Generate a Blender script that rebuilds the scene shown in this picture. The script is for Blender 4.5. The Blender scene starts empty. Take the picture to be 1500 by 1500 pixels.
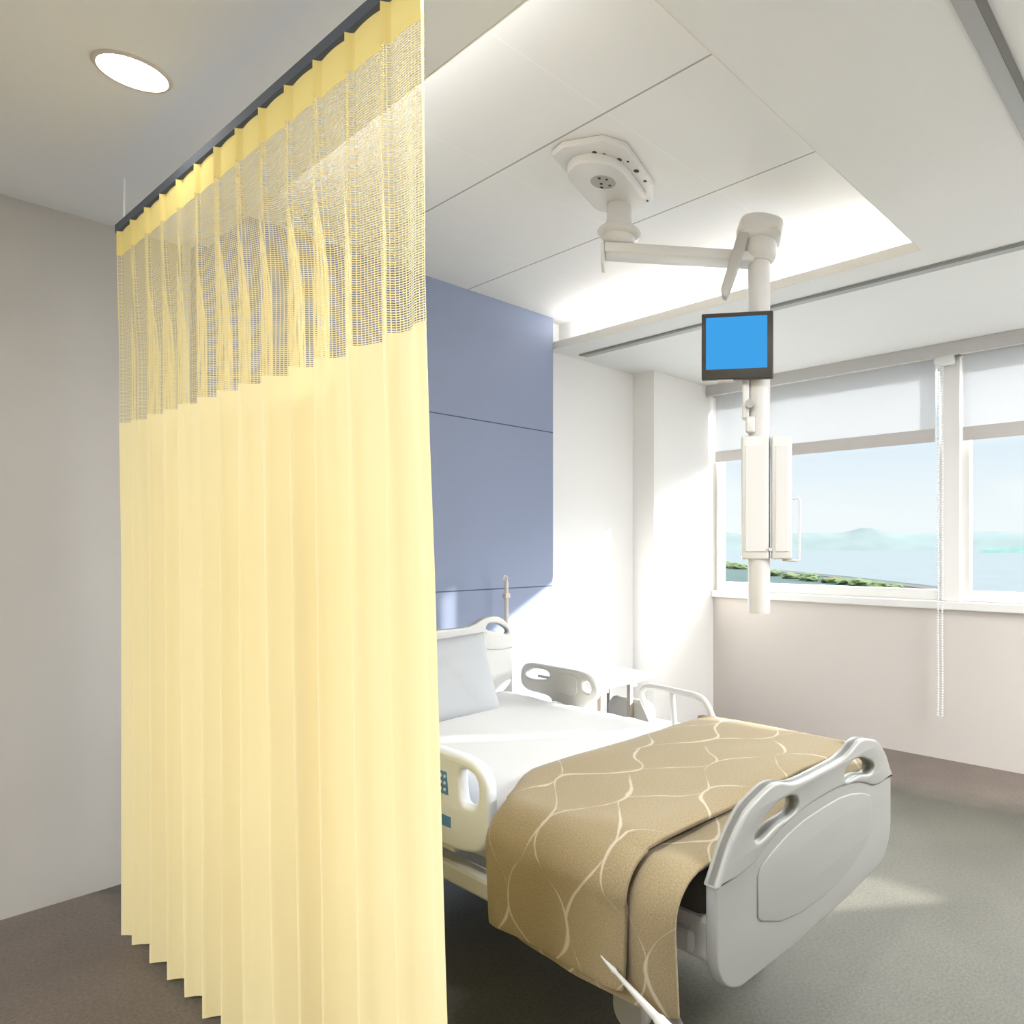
import bpy, bmesh, math, random
from mathutils import Vector, Matrix, noise
random.seed(7)
C = bpy.context.scene.collection
PI = math.pi
ORG = {}

# ------------------------------------------------------------------ materials
def nt(name):
    m = bpy.data.materials.new(name); m.use_nodes = True
    n = m.node_tree; n.nodes.clear()
    out = n.nodes.new('ShaderNodeOutputMaterial')
    return m, n, out
def pbr(name, col, rough=0.5, metal=0.0, noise_amt=0.0, noise_scale=20, bump=0.0, bump_scale=200, emit=None, es=0, sheen=0, spec=0.5):
    m, n, out = nt(name)
    b = n.nodes.new('ShaderNodeBsdfPrincipled'); n.links.new(b.outputs[0], out.inputs[0])
    b.inputs['Base Color'].default_value = (*col, 1); b.inputs['Roughness'].default_value = rough
    b.inputs['Metallic'].default_value = metal; b.inputs['Specular IOR Level'].default_value = spec
    if sheen: b.inputs['Sheen Weight'].default_value = sheen
    if emit: b.inputs['Emission Color'].default_value = (*emit, 1); b.inputs['Emission Strength'].default_value = es
    tc = n.nodes.new('ShaderNodeTexCoord')
    if noise_amt:
        t = n.nodes.new('ShaderNodeTexNoise'); t.inputs['Scale'].default_value = noise_scale; t.inputs['Detail'].default_value = 6
        n.links.new(tc.outputs['Object'], t.inputs['Vector'])
        r = n.nodes.new('ShaderNodeMapRange'); r.inputs[1].default_value = .3; r.inputs[2].default_value = .7
        r.inputs[3].default_value = 1-noise_amt; r.inputs[4].default_value = 1+noise_amt
        n.links.new(t.outputs[0], r.inputs[0])
        mx = n.nodes.new('ShaderNodeMix'); mx.data_type = 'RGBA'; mx.blend_type = 'MULTIPLY'; mx.inputs[0].default_value = 1
        mx.inputs[6].default_value = (*col, 1); n.links.new(r.outputs[0], mx.inputs[7]); n.links.new(mx.outputs[2], b.inputs['Base Color'])
    if bump:
        t = n.nodes.new('ShaderNodeTexNoise'); t.inputs['Scale'].default_value = bump_scale; t.inputs['Detail'].default_value = 4
        n.links.new(tc.outputs['Object'], t.inputs['Vector'])
        bp = n.nodes.new('ShaderNodeBump'); bp.inputs['Strength'].default_value = bump; bp.inputs['Distance'].default_value = .003
        n.links.new(t.outputs[0], bp.inputs['Height']); n.links.new(bp.outputs[0], b.inputs['Normal'])
    return m
def emis(name, col, s):
    m, n, out = nt(name); e = n.nodes.new('ShaderNodeEmission')
    e.inputs[0].default_value = (*col, 1); e.inputs[1].default_value = s; n.links.new(e.outputs[0], out.inputs[0]); return m
def math_n(n, op, a, b=None, c=None):
    k = n.nodes.new('ShaderNodeMath'); k.operation = op
    for i, v in enumerate((a, b, c)):
        if v is None: continue
        if isinstance(v, (int, float)): k.inputs[i].default_value = v
        else: n.links.new(v, k.inputs[i])
    return k.outputs[0]
def cloth(name, col, trans=0.3, mesh=False, cell=(.011, .0052), fill=.44, tcol=None):
    m, n, out = nt(name)
    d = n.nodes.new('ShaderNodeBsdfDiffuse'); d.inputs[0].default_value = (*col, 1); d.inputs[1].default_value = .5
    t = n.nodes.new('ShaderNodeBsdfTranslucent'); t.inputs[0].default_value = (*(tcol or col), 1)
    mx = n.nodes.new('ShaderNodeMixShader'); mx.inputs[0].default_value = trans
    n.links.new(d.outputs[0], mx.inputs[1]); n.links.new(t.outputs[0], mx.inputs[2])
    last = mx.outputs[0]
    if mesh:
        uv = n.nodes.new('ShaderNodeUVMap'); sp = n.nodes.new('ShaderNodeSeparateXYZ'); n.links.new(uv.outputs[0], sp.inputs[0])
        row = math_n(n, 'DIVIDE', sp.outputs[1], cell[1])
        u0 = math_n(n, 'DIVIDE', sp.outputs[0], cell[0])
        fu = math_n(n, 'FRACT', u0); fv = math_n(n, 'FRACT', row)
        hu = math_n(n, 'GREATER_THAN', fu, .22); hv = math_n(n, 'GREATER_THAN', fv, fill)
        h = math_n(n, 'MULTIPLY', hu, hv)
        tr = n.nodes.new('ShaderNodeBsdfTransparent')
        m2 = n.nodes.new('ShaderNodeMixShader'); n.links.new(h, m2.inputs[0]); n.links.new(last, m2.inputs[1]); n.links.new(tr.outputs[0], m2.inputs[2])
        last = m2.outputs[0]
    n.links.new(last, out.inputs[0]); return m

M = {}
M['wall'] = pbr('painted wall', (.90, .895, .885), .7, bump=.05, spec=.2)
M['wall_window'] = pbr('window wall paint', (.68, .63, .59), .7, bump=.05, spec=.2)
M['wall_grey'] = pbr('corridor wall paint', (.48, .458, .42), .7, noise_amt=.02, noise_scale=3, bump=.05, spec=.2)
M['pier'] = pbr('pier paint', (.90, .885, .865), .7, spec=.2)
M['ceil'] = pbr('ceiling paint', (.83, .84, .835), .8, spec=.1)
M['lip'] = pbr('tray edge paint', (.78, .755, .70), .7, spec=.1)
M['nearrail'] = pbr('near rail plastic', (.76, .80, .86), .38)
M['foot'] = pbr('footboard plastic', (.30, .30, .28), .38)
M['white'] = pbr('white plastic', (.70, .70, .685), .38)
M['white2'] = pbr('white enamel', (.62, .62, .61), .3)
M['frame'] = pbr('window frame white', (.82, .81, .79), .4)
M['pend'] = pbr('pendant enamel', (.72, .705, .685), .4)
M['greyp'] = pbr('grey plastic', (.42, .41, .39), .5)
M['dark'] = pbr('dark foam', (.07, .065, .06), .8)
M['bezel'] = pbr('dark bezel', (.045, .038, .03), .45)
M['screen'] = emis('blue screen', (.055, .37, .82), .51)
M['holes'] = pbr('dark hole', (.06, .055, .05), .8)
M['holes2'] = pbr('track groove', (.22, .22, .21), .6)
M['railg'] = pbr('side rail plastic', (.50, .49, .465), .42)
M['steel'] = pbr('brushed steel', (.55, .54, .52), .35, .8)
M['track'] = pbr('track aluminium', (.42, .425, .415), .4, .3)
M['rail'] = pbr('dark rail', (.10, .115, .14), .85)
M['beige'] = pbr('beige metal', (.62, .55, .47), .5)
M['leg'] = pbr('table leg', (.27, .23, .20), .5)
M['tablew'] = pbr('table laminate', (.50, .50, .51), .3)
M['chair'] = pbr('grey vinyl', (.34, .33, .31), .6)
M['sheet'] = pbr('white sheet', (.63, .63, .635), .85, bump=.1, bump_scale=40, sheen=.1, spec=.1)
M['pillow'] = pbr('pillow cotton', (.43, .445, .465), .85, bump=.25, bump_scale=18, sheen=.1, spec=.1)
M['pillow2'] = pbr('pillow white', (.62, .61, .595), .85, bump=.2, bump_scale=18, spec=.1)
M['bluepad'] = pbr('blue label', (.07, .24, .52), .4)
M['curtain'] = cloth('yellow curtain cloth', (.96, .85, .50), .1, tcol=(.85, .76, .55))
M['header'] = cloth('yellow header cloth', (.99, .83, .33), .08)
M['net'] = cloth('yellow curtain net', (.90, .78, .42), .25, mesh=True)
M['blind'] = cloth('white roller blind', (.80, .815, .84), .24)
M['hem'] = pbr('blind hem bar', (.60, .57, .55), .6)
M['pelmet'] = pbr('pelmet grey', (.56, .55, .54), .6)
M['lamp'] = emis('lamp diffuser', (1, .97, .90), 14)
M['cove'] = emis('cove strip', (1, .97, .92), 10)
M['hill'] = pbr('hazy hills', (.052, .065, .069), 1, noise_amt=.08, noise_scale=.004, spec=0)
M['leaf'] = pbr('shrub leaves', (.028, .042, .018), .9, noise_amt=.4, noise_scale=.6, spec=.1)
M['land'] = pbr('shore ground', (.025, .036, .037), 1, noise_amt=.2, noise_scale=.08, spec=0)
M['road'] = pbr('road paving', (.042, .039, .037), .9, spec=0)
M['chain'] = pbr('white bead', (.84, .84, .84), .3)

# floor: speckled sheet, brown in the corridor plus a warm border painting the shade below the window sill
def floor_mat():
    m, n, out = nt('speckled floor'); b = n.nodes.new('ShaderNodeBsdfPrincipled'); n.links.new(b.outputs[0], out.inputs[0])
    tc = n.nodes.new('ShaderNodeTexCoord'); sp = n.nodes.new('ShaderNodeSeparateXYZ'); n.links.new(tc.outputs['Object'], sp.inputs[0])
    t1 = n.nodes.new('ShaderNodeTexNoise'); t1.inputs['Scale'].default_value = 90; t1.inputs['Detail'].default_value = 5; t1.inputs['Roughness'].default_value = .7
    t2 = n.nodes.new('ShaderNodeTexNoise'); t2.inputs['Scale'].default_value = 3; t2.inputs['Detail'].default_value = 5
    for t in (t1, t2): n.links.new(tc.outputs['Object'], t.inputs['Vector'])
    wob = math_n(n, 'MULTIPLY', math_n(n, 'SUBTRACT', t2.outputs[0], .5), .25)
    xx = math_n(n, 'ADD', sp.outputs[0], wob)
    left = n.nodes.new('ShaderNodeMapRange'); left.inputs[1].default_value = .74; left.inputs[2].default_value = .66; n.links.new(xx, left.inputs[0])
    right = n.nodes.new('ShaderNodeMapRange'); right.inputs[1].default_value = 3.75; right.inputs[2].default_value = 4.0; n.links.new(xx, right.inputs[0])
    mk = math_n(n, 'MAXIMUM', left.outputs[0], right.outputs[0])
    sd = math_n(n, 'SUBTRACT', 1.0, mk)
    mx = n.nodes.new('ShaderNodeMix'); mx.data_type = 'RGBA'; mx.inputs[6].default_value = (.086, .082, .066, 1); mx.inputs[7].default_value = (.170, .140, .118, 1)
    n.links.new(mk, mx.inputs[0])
    r = n.nodes.new('ShaderNodeMapRange'); r.inputs[1].default_value = .3; r.inputs[2].default_value = .7; r.inputs[3].default_value = .72; r.inputs[4].default_value = 1.28
    n.links.new(t1.outputs[0], r.inputs[0])
    r2 = n.nodes.new('ShaderNodeMapRange'); r2.inputs[1].default_value = .3; r2.inputs[2].default_value = .7; r2.inputs[3].default_value = .9; r2.inputs[4].default_value = 1.1
    n.links.new(t2.outputs[0], r2.inputs[0])
    k = math_n(n, 'MULTIPLY', r.outputs[0], r2.outputs[0])
    mm = n.nodes.new('ShaderNodeMix'); mm.data_type = 'RGBA'; mm.blend_type = 'MULTIPLY'; mm.inputs[0].default_value = 1
    n.links.new(mx.outputs[2], mm.inputs[6]); n.links.new(k, mm.inputs[7]); n.links.new(mm.outputs[2], b.inputs['Base Color'])
    b.inputs['Roughness'].default_value = .5; b.inputs['Specular IOR Level'].default_value = .25
    bp = n.nodes.new('ShaderNodeBump'); bp.inputs['Strength'].default_value = .08; bp.inputs['Distance'].default_value = .002
    n.links.new(t1.outputs[0], bp.inputs['Height']); n.links.new(bp.outputs[0], b.inputs['Normal'])
    return m
M['floor'] = floor_mat()

def seam_mat(name, base, seamc, axis_seams, w, rough=.6, tint=0.0):
    """paint with thin joints: axis_seams = list of (axis, [positions], width, colour factor)"""
    m, n, out = nt(name); b = n.nodes.new('ShaderNodeBsdfPrincipled'); n.links.new(b.outputs[0], out.inputs[0])
    tc = n.nodes.new('ShaderNodeTexCoord'); sp = n.nodes.new('ShaderNodeSeparateXYZ'); n.links.new(tc.outputs['Object'], sp.inputs[0])
    col = None; prev = (*base, 1)
    for ax, poss, ww, sc in axis_seams:
        acc = None
        for p in poss:
            d = math_n(n, 'ABSOLUTE', math_n(n, 'SUBTRACT', sp.outputs[ax], p))
            l = math_n(n, 'LESS_THAN', d, ww)
            acc = l if acc is None else math_n(n, 'MAXIMUM', acc, l)
        mx = n.nodes.new('ShaderNodeMix'); mx.data_type = 'RGBA'; n.links.new(acc, mx.inputs[0])
        if col is None: mx.inputs[6].default_value = prev
        else: n.links.new(col, mx.inputs[6])
        mx.inputs[7].default_value = (*sc, 1); col = mx.outputs[2]
    n.links.new(col, b.inputs['Base Color']); b.inputs['Roughness'].default_value = rough; b.inputs['Specular IOR Level'].default_value = .2
    return m
TX0, TX1, TY0, TY1 = 1.037, 2.97, 1.13, 3.72
M['tray'] = seam_mat('ceiling tiles', (.87, .87, .86), None, [(1, [1.773, 2.39, 3.072], .0032, (.91, .91, .90)), (0, [1.668, 2.318], .0035, (.44, .43, .40))], 0, .8)
M['blue'] = seam_mat('blue panel', (.28, .325, .455), None, [(2, [.13, 1.15, 2.168], .0035, (.08, .10, .15))], 0, .5)

def blanket_mat():
    m, n, out = nt('patterned blanket'); b = n.nodes.new('ShaderNodeBsdfPrincipled'); n.links.new(b.outputs[0], out.inputs[0])
    uv = n.nodes.new('ShaderNodeUVMap'); sp = n.nodes.new('ShaderNodeSeparateXYZ')
    nz = n.nodes.new('ShaderNodeTexNoise'); nz.inputs['Scale'].default_value = 5; nz.inputs['Detail'].default_value = 1
    n.links.new(uv.outputs[0], nz.inputs['Vector'])
    va = n.nodes.new('ShaderNodeVectorMath'); va.operation = 'SUBTRACT'; n.links.new(nz.outputs[1], va.inputs[0]); va.inputs[1].default_value = (.5, .5, .5)
    vs = n.nodes.new('ShaderNodeVectorMath'); vs.operation = 'SCALE'; n.links.new(va.outputs[0], vs.inputs[0]); vs.inputs[3].default_value = .075
    vv = n.nodes.new('ShaderNodeVectorMath'); vv.operation = 'ADD'; n.links.new(uv.outputs[0], vv.inputs[0]); n.links.new(vs.outputs[0], vv.inputs[1])
    n.links.new(vv.outputs[0], sp.inputs[0])
    lines = None
    D, Pd = .21, .40
    for sgn, off in ((1, 0), (-1, .5)):
        s = math_n(n, 'SINE', math_n(n, 'MULTIPLY', sp.outputs[0], 2*PI/Pd))
        f = math_n(n, 'ADD', math_n(n, 'DIVIDE', sp.outputs[1], D), math_n(n, 'MULTIPLY_ADD', s, .255*sgn, off))
        d = math_n(n, 'ABSOLUTE', math_n(n, 'SUBTRACT', math_n(n, 'FRACT', f), .5))
        g = n.nodes.new('ShaderNodeTexNoise'); g.inputs['Scale'].default_value = 7+sgn; n.links.new(uv.outputs[0], g.inputs['Vector'])
        wd = math_n(n, 'MULTIPLY', math_n(n, 'SUBTRACT', g.outputs[0], .42), .10)
        l = n.nodes.new('ShaderNodeMapRange'); l.inputs[1].default_value = .012; l.inputs[2].default_value = -.006
        n.links.new(math_n(n, 'SUBTRACT', d, wd), l.inputs[0])
        lines = l.outputs[0] if lines is None else math_n(n, 'MAXIMUM', lines, l.outputs[0])
    t = n.nodes.new('ShaderNodeTexNoise'); t.inputs['Scale'].default_value = 260; t.inputs['Detail'].default_value = 3; n.links.new(uv.outputs[0], t.inputs['Vector'])
    r = n.nodes.new('ShaderNodeMapRange'); r.inputs[1].default_value = .3; r.inputs[2].default_value = .7; r.inputs[3].default_value = .82; r.inputs[4].default_value = 1.18
    n.links.new(t.outputs[0], r.inputs[0])
    mm = n.nodes.new('ShaderNodeMix'); mm.data_type = 'RGBA'; mm.blend_type = 'MULTIPLY'; mm.inputs[0].default_value = 1
    mm.inputs[6].default_value = (.27, .213, .125, 1); n.links.new(r.outputs[0], mm.inputs[7])
    mx = n.nodes.new('ShaderNodeMix'); mx.data_type = 'RGBA'; mx.inputs[7].default_value = (.57, .51, .41, 1)
    n.links.new(math_n(n, 'MULTIPLY', lines, .62), mx.inputs[0]); n.links.new(mm.outputs[2], mx.inputs[6]); n.links.new(mx.outputs[2], b.inputs['Base Color'])
    b.inputs['Roughness'].default_value = .9; b.inputs['Specular IOR Level'].default_value = .1; b.inputs['Sheen Weight'].default_value = .15
    bp = n.nodes.new('ShaderNodeBump'); bp.inputs['Strength'].default_value = .3; bp.inputs['Distance'].default_value = .002
    n.links.new(t.outputs[0], bp.inputs['Height']); n.links.new(bp.outputs[0], b.inputs['Normal'])
    return m
M['blanket'] = blanket_mat()
def glass_mat():
    m, n, out = nt('window glass'); tr = n.nodes.new('ShaderNodeBsdfTransparent'); tr.inputs[0].default_value = (.97, .985, .98, 1)
    g = n.nodes.new('ShaderNodeBsdfGlossy'); g.inputs[1].default_value = .02
    fr = n.nodes.new('ShaderNodeFresnel'); fr.inputs[0].default_value = 1.12
    mx = n.nodes.new('ShaderNodeMixShader'); n.links.new(fr.outputs[0], mx.inputs[0]); n.links.new(tr.outputs[0], mx.inputs[1]); n.links.new(g.outputs[0], mx.inputs[2])
    n.links.new(mx.outputs[0], out.inputs[0]); return m
M['glass'] = glass_mat()
def sea_mat():
    m, n, out = nt('sea water'); b = n.nodes.new('ShaderNodeBsdfPrincipled'); n.links.new(b.outputs[0], out.inputs[0])
    tc = n.nodes.new('ShaderNodeTexCoord'); t = n.nodes.new('ShaderNodeTexNoise'); t.inputs['Scale'].default_value = .05; t.inputs['Detail'].default_value = 6
    n.links.new(tc.outputs['Object'], t.inputs['Vector'])
    cr = n.nodes.new('ShaderNodeMix'); cr.data_type = 'RGBA'; cr.inputs[6].default_value = (.045, .0535, .0605, 1); cr.inputs[7].default_value = (.057, .066, .0735, 1)
    n.links.new(t.outputs[0], cr.inputs[0]); n.links.new(cr.outputs[2], b.inputs['Base Color'])
    b.inputs['Roughness'].default_value = .9; b.inputs['Specular IOR Level'].default_value = 0
    return m
M['sea'] = sea_mat()

# ------------------------------------------------------------------ mesh helpers
def world_org(p):
    return ORG.get(p.name, Vector((0, 0, 0))) if p else Vector((0, 0, 0))
def obj(name, src, mat, parent=None, smooth=False, label=None, cat=None, group=None, kind=None, origin=None):
    if isinstance(src, bmesh.types.BMesh):
        me = bpy.data.meshes.new(name); bmesh.ops.recalc_face_normals(src, faces=src.faces)
        src.to_mesh(me); src.free()
    else: me = src
    me.name = name
    o = bpy.data.objects.new(name, me); C.objects.link(o)
    wo = world_org(parent)
    org = Vector(origin) if origin else wo
    me.transform(Matrix.Translation(-org))
    if parent: o.parent = parent
    o.location = org - wo
    ORG[o.name] = org
    if mat: me.materials.clear(); me.materials.append(mat)
    if smooth:
        for p in me.polygons: p.use_smooth = True
        try: me.set_sharp_from_angle(angle=math.radians(smooth if smooth is not True else 40))
        except Exception: pass
    if label: o['label'] = label
    if cat: o['category'] = cat
    if group: o['group'] = group
    if kind: o['kind'] = kind
    return o


def thing(name, loc, label, cat, group=None, kind=None):
    o = bpy.data.objects.new(name, None); C.objects.link(o); o.location = loc; o.empty_display_size = .1
    ORG[o.name] = Vector(loc); o['label'] = label; o['category'] = cat
    if group: o['group'] = group
    if kind: o['kind'] = kind
    return o
def box(bm, x0, x1, y0, y1, z0, z1, bev=0, seg=2, mat=None):
    vs = [bm.verts.new((x, y, z)) for z in (z0, z1) for y in (y0, y1) for x in (x0, x1)]
    f = [(0, 2, 3, 1), (4, 5, 7, 6), (0, 1, 5, 4), (2, 6, 7, 3), (0, 4, 6, 2), (1, 3, 7, 5)]
    fs = [bm.faces.new([vs[i] for i in q]) for q in f]
    if mat is not None: bmesh.ops.transform(bm, matrix=mat, verts=vs)
    if bev:
        es = list({e for q in fs for e in q.edges})
        bmesh.ops.bevel(bm, geom=es, offset=bev, segments=seg, affect='EDGES', profile=.5)
    return bm
def B(*a, **k): return box(bmesh.new(), *a, **k)
def tube(bm, pts, r, seg=12, closed=False):
    pts = [Vector(p) for p in pts]; rs = r if isinstance(r, (list, tuple)) else [r]*len(pts)
    N = len(pts); rings = []; up = None
    for i, p in enumerate(pts):
        if closed: d = (pts[(i+1) % N]-pts[i-1]).normalized()
        else: d = (pts[min(i+1, N-1)]-pts[max(i-1, 0)]).normalized()
        if up is None: up = d.orthogonal().normalized()
        up = (up-d*up.dot(d)).normalized(); s = d.cross(up)
        rings.append([bm.verts.new(p+(up*math.cos(2*PI*k/seg)+s*math.sin(2*PI*k/seg))*rs[i]) for k in range(seg)])
    for i in range(N if closed else N-1):
        a, b = rings[i], rings[(i+1) % N]
        for k in range(seg): bm.faces.new((a[k], a[(k+1) % seg], b[(k+1) % seg], b[k]))
    if not closed:
        bm.faces.new(rings[0][::-1]); bm.faces.new(rings[-1])
    return bm
def T(*a, **k): return tube(bmesh.new(), *a, **k)
def smoothpath(pts, n=6, closed=False):
    P = [Vector(p) for p in pts]; N = len(P); out = []
    rng = range(N) if closed else range(N-1)
    for i in rng:
        if closed: a, b, c, d = P[i-1], P[i], P[(i+1) % N], P[(i+2) % N]
        else: a, b, c, d = P[max(i-1, 0)], P[i], P[i+1], P[min(i+2, N-1)]
        for k in range(n):
            t = k/n
            out.append(.5*((2*b)+(-a+c)*t+(2*a-5*b+4*c-d)*t*t+(-a+3*b-3*c+d)*t**3))
    if not closed: out.append(P[-1])
    return out
def lathe(bm, prof, cx, cy, seg=32):
    rings = []
    for r, z in prof:
        rings.append([bm.verts.new((cx+r*math.cos(2*PI*k/seg), cy+r*math.sin(2*PI*k/seg), z)) for k in range(seg)])
    for i in range(len(rings)-1):
        for k in range(seg): bm.faces.new((rings[i][k], rings[i][(k+1) % seg], rings[i+1][(k+1) % seg], rings[i+1][k]))
    bm.faces.new(rings[0][::-1]); bm.faces.new(rings[-1])
    return bm
def shape(outlines, thick, bev, mtx, name='s'):
    """filled 2D outline with holes, extruded and rounded; returns a mesh in world space"""
    cu = bpy.data.curves.new(name, 'CURVE'); cu.dimensions = '2D'; cu.fill_mode = 'BOTH'
    cu.extrude = max(thick/2-bev, 0.0001); cu.bevel_depth = bev; cu.bevel_resolution = 3; cu.offset = -bev
    for pl in outlines:
        sp = cu.splines.new('POLY'); sp.points.add(len(pl)-1); sp.use_cyclic_u = True
        for i, p in enumerate(pl): sp.points[i].co = (p[0], p[1], 0, 1)
    o = bpy.data.objects.new(name, cu); C.objects.link(o); bpy.context.view_layer.update()
    dg = bpy.context.evaluated_depsgraph_get(); me = bpy.data.meshes.new_from_object(o.evaluated_get(dg))
    bpy.data.objects.remove(o); bpy.data.curves.remove(cu)
    me.transform(mtx)
    bm = bmesh.new(); bm.from_mesh(me); bmesh.ops.remove_doubles(bm, verts=bm.verts, dist=.0002); bmesh.ops.recalc_face_normals(bm, faces=bm.faces); bm.to_mesh(me); bm.free()
    return me
def XZ(y): return Matrix(((1, 0, 0, 0), (0, 0, -1, y), (0, 1, 0, 0), (0, 0, 0, 1)))      # local (x,y)->(X,Z), thickness along Y
def YZ(x): return Matrix(((0, 0, 1, x), (1, 0, 0, 0), (0, 1, 0, 0), (0, 0, 0, 1)))      # local (x,y)->(Y,Z), thickness along X
def XY(z): return Matrix.Translation((0, 0, z))
def rrect(x0, x1, y0, y1, r, n=6):
    out = []
    for cx, cy, a in ((x1-r, y1-r, 0), (x0+r, y1-r, 90), (x0+r, y0+r, 180), (x1-r, y0+r, 270)):
        for k in range(n+1):
            t = math.radians(a+90*k/n); out.append((cx+r*math.cos(t), cy+r*math.sin(t)))
    return out
def struct(name, src, mat, label=None, **k): return obj(name, src, mat, kind='structure', label=label, **k)

CZ, TZ = 2.732, 2.93
XL, YB, WX = -3.0, -3.0, 4.5
HW = 3.72
# ------------------------------------------------------------------ shell
struct('floor', B(XL, WX+.15, YB, HW+.12, -.1, 0), M['floor'], 'speckled grey floor with brown corridor side')
bm = bmesh.new()
for r in ((XL, TX0, YB, HW), (TX1, WX+.15, YB, HW), (TX0, TX1, YB, TY0)): box(bm, *r, CZ, CZ+.045)
struct('ceiling', bm, M['ceil'], 'flat pale grey ceiling around the raised tray')
bm = bmesh.new()
RX0, RX1, RY0 = .95, 3.06, 1.05
box(bm, RX0-.05, RX1+.05, RY0-.05, HW, TZ, TZ+.04)
struct('ceiling_tray', bm, M['tray'], 'raised tray ceiling of pale square tiles')
bm = bmesh.new()
box(bm, RX0-.05, RX0, RY0-.05, HW, CZ+.045, TZ); box(bm, RX1, RX1+.05, RY0-.05, HW, CZ+.045, TZ); box(bm, RX0, RX1, RY0-.05, RY0, CZ+.045, TZ)
struct('trim_1', bm, M['wall'], 'white inner sides of the ceiling tray')
bm = bmesh.new()
box(bm, TX1-.004, TX1, TY0, HW, CZ-.001, CZ+.046); box(bm, TX0, TX0+.004, TY0, HW, CZ-.001, CZ+.046); box(bm, TX0, TX1, TY0, TY0+.004, CZ-.001, CZ+.046)
struct('trim_2', bm, M['lip'], 'beige edge strip of the ceiling tray')
PX = 1.0
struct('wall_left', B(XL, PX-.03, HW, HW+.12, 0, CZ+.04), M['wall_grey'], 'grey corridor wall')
struct('wall_back', B(PX-.03, WX+.15, HW, HW+.12, 0, TZ+.04), M['wall'], 'white wall beside the blue panel')
struct('wall_panel', B(PX, 2.947, 3.64, HW, 0, TZ, bev=.002), M['blue'], 'blue grey wall panelling behind the bed')
struct('wall_pier', B(3.777, WX, 3.5, HW, 0, CZ), M['pier'], 'white wall pier in the corner by the window')
SZ0, SZ1, WT = .995, 1.05, 2.655
bm = bmesh.new()
box(bm, WX, WX+.15, YB, 3.72, 0, SZ0); box(bm, WX, WX+.15, YB, 3.72, WT, CZ); box(bm, WX, WX+.15, YB, -.95, SZ0, WT); box(bm, WX, WX+.15, 3.5, 3.72, SZ0, WT)
struct('wall_right', bm, M['wall_window'], 'pale beige wall below the windows')
struct('wall_front', B(XL, WX+.15, YB-.1, YB, 0, CZ+.045), M['wall'], 'white wall opposite the bed')
struct('wall_corridor', B(XL-.1, XL, YB-.1, HW+.12, 0, CZ+.045), M['wall'], 'white end wall behind the photographer')
struct('trim_3', B(WX-.03, WX+.16, -.95, 3.5, SZ0, SZ1, bev=.006), M['frame'], 'white window sill board')
struct('trim_4', B(4.40, 4.42, -.95, 3.5, 2.648, CZ, bev=.003), M['pelmet'], 'grey pelmet strip above the roller blinds')

def window(name, y0, y1, label):
    w = thing(name, (WX+.08, (y0+y1)/2, SZ1), label, 'window'); del w['category']; w['kind'] = 'structure'
    x0, x1 = WX+.035, WX+.10
    z0, z1 = SZ1, WT
    outer = [(y0, z0), (y1, z0), (y1, z1), (y0, z1)]
    inner = [(y0+.055, z0+.07), (y0+.055, z1-.05), (y1-.055, z1-.05), (y1-.055, z0+.07)]
    obj('window_frame', shape([outer, inner], x1-x0, .004, YZ((x0+x1)/2)), M['frame'], w)
    obj('pane', B(x0+.03, x0+.036, y0+.05, y1-.05, z0+.065, z1-.045), M['glass'], w)
    return w
window('window_1', 1.55, 3.5, 'white framed window with sea view beside the corner')
window('window_2', -.33, 1.46, 'second white framed window at the right edge of the photo')
window('window_3', -.95, -.44, 'narrow window further along the wall')
struct('trim_5', B(WX-.0, WX+.13, 1.455, 1.575, SZ1, WT, bev=.005), M['frame'], 'white post between the windows')
struct('trim_6', B(WX-.0, WX+.13, -.445, -.325, SZ1, WT, bev=.005), M['frame'], 'white window post out of view')

def blind(y0, y1, zb, label, chain_y=None, br=None):
    t = thing('roller_blind', (4.46, (y0+y1)/2, WT), label, 'blind')
    obj('roller_tube', T([(4.464, y0, 2.675), (4.464, y1, 2.675)], .020, 16), M['frame'], t, smooth=True)
    bm = bmesh.new(); n = 2
    box(bm, 4.4805, 4.4820, y0+.01, y1-.01, zb+.085, 2.675)
    obj('blind_fabric', bm, M['blind'], t)
    obj('hem_bar', B(4.473, 4.488, y0+.01, y1-.01, zb, zb+.088, bev=.003), M['hem'], t)
    if chain_y:
        bm = bmesh.new()
        for k in range(3):
            lathe(bm, [(.006, 2.575+k*.04), (.02, 2.58+k*.04), (.02, 2.60+k*.04), (.006, 2.605+k*.04)], 4.44, chain_y+.012*k, 10)
        box(bm, 4.42, 4.47, chain_y-.10, chain_y+.02, 2.60, 2.655, bev=.006)
        obj('bracket', bm, M['chain'], t)
        me = bmesh.new()
        z = 2.58
        i = 0
        while z > .30:
            for dy in (0, -.028):
                if dy and z < 1.15 and False: continue
                bmesh.ops.create_icosphere(me, subdivisions=1, radius=.0075, matrix=Matrix.Translation((4.432-.0*i, chain_y+dy+.0015*math.sin(z*9), z)))
            z -= .0165; i += 1
        tube(me, [(4.432, chain_y, 2.58), (4.432, chain_y, .30), (4.432, chain_y-.014, .285), (4.432, chain_y-.028, .30), (4.432, chain_y-.028, 2.58)], .0012, 5)
        obj('bead_chain', me, M['chain'], t)
    return t
blind(1.60, 3.47, 2.108, 'white roller blind half raised over the corner window left of the post', 1.575)
blind(-.33, 1.44, 2.098, 'white roller blind over the window at the right edge right of the post')
blind(-.94, -.45, 2.10, 'short white roller blind outside the right edge of the photo')

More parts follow.
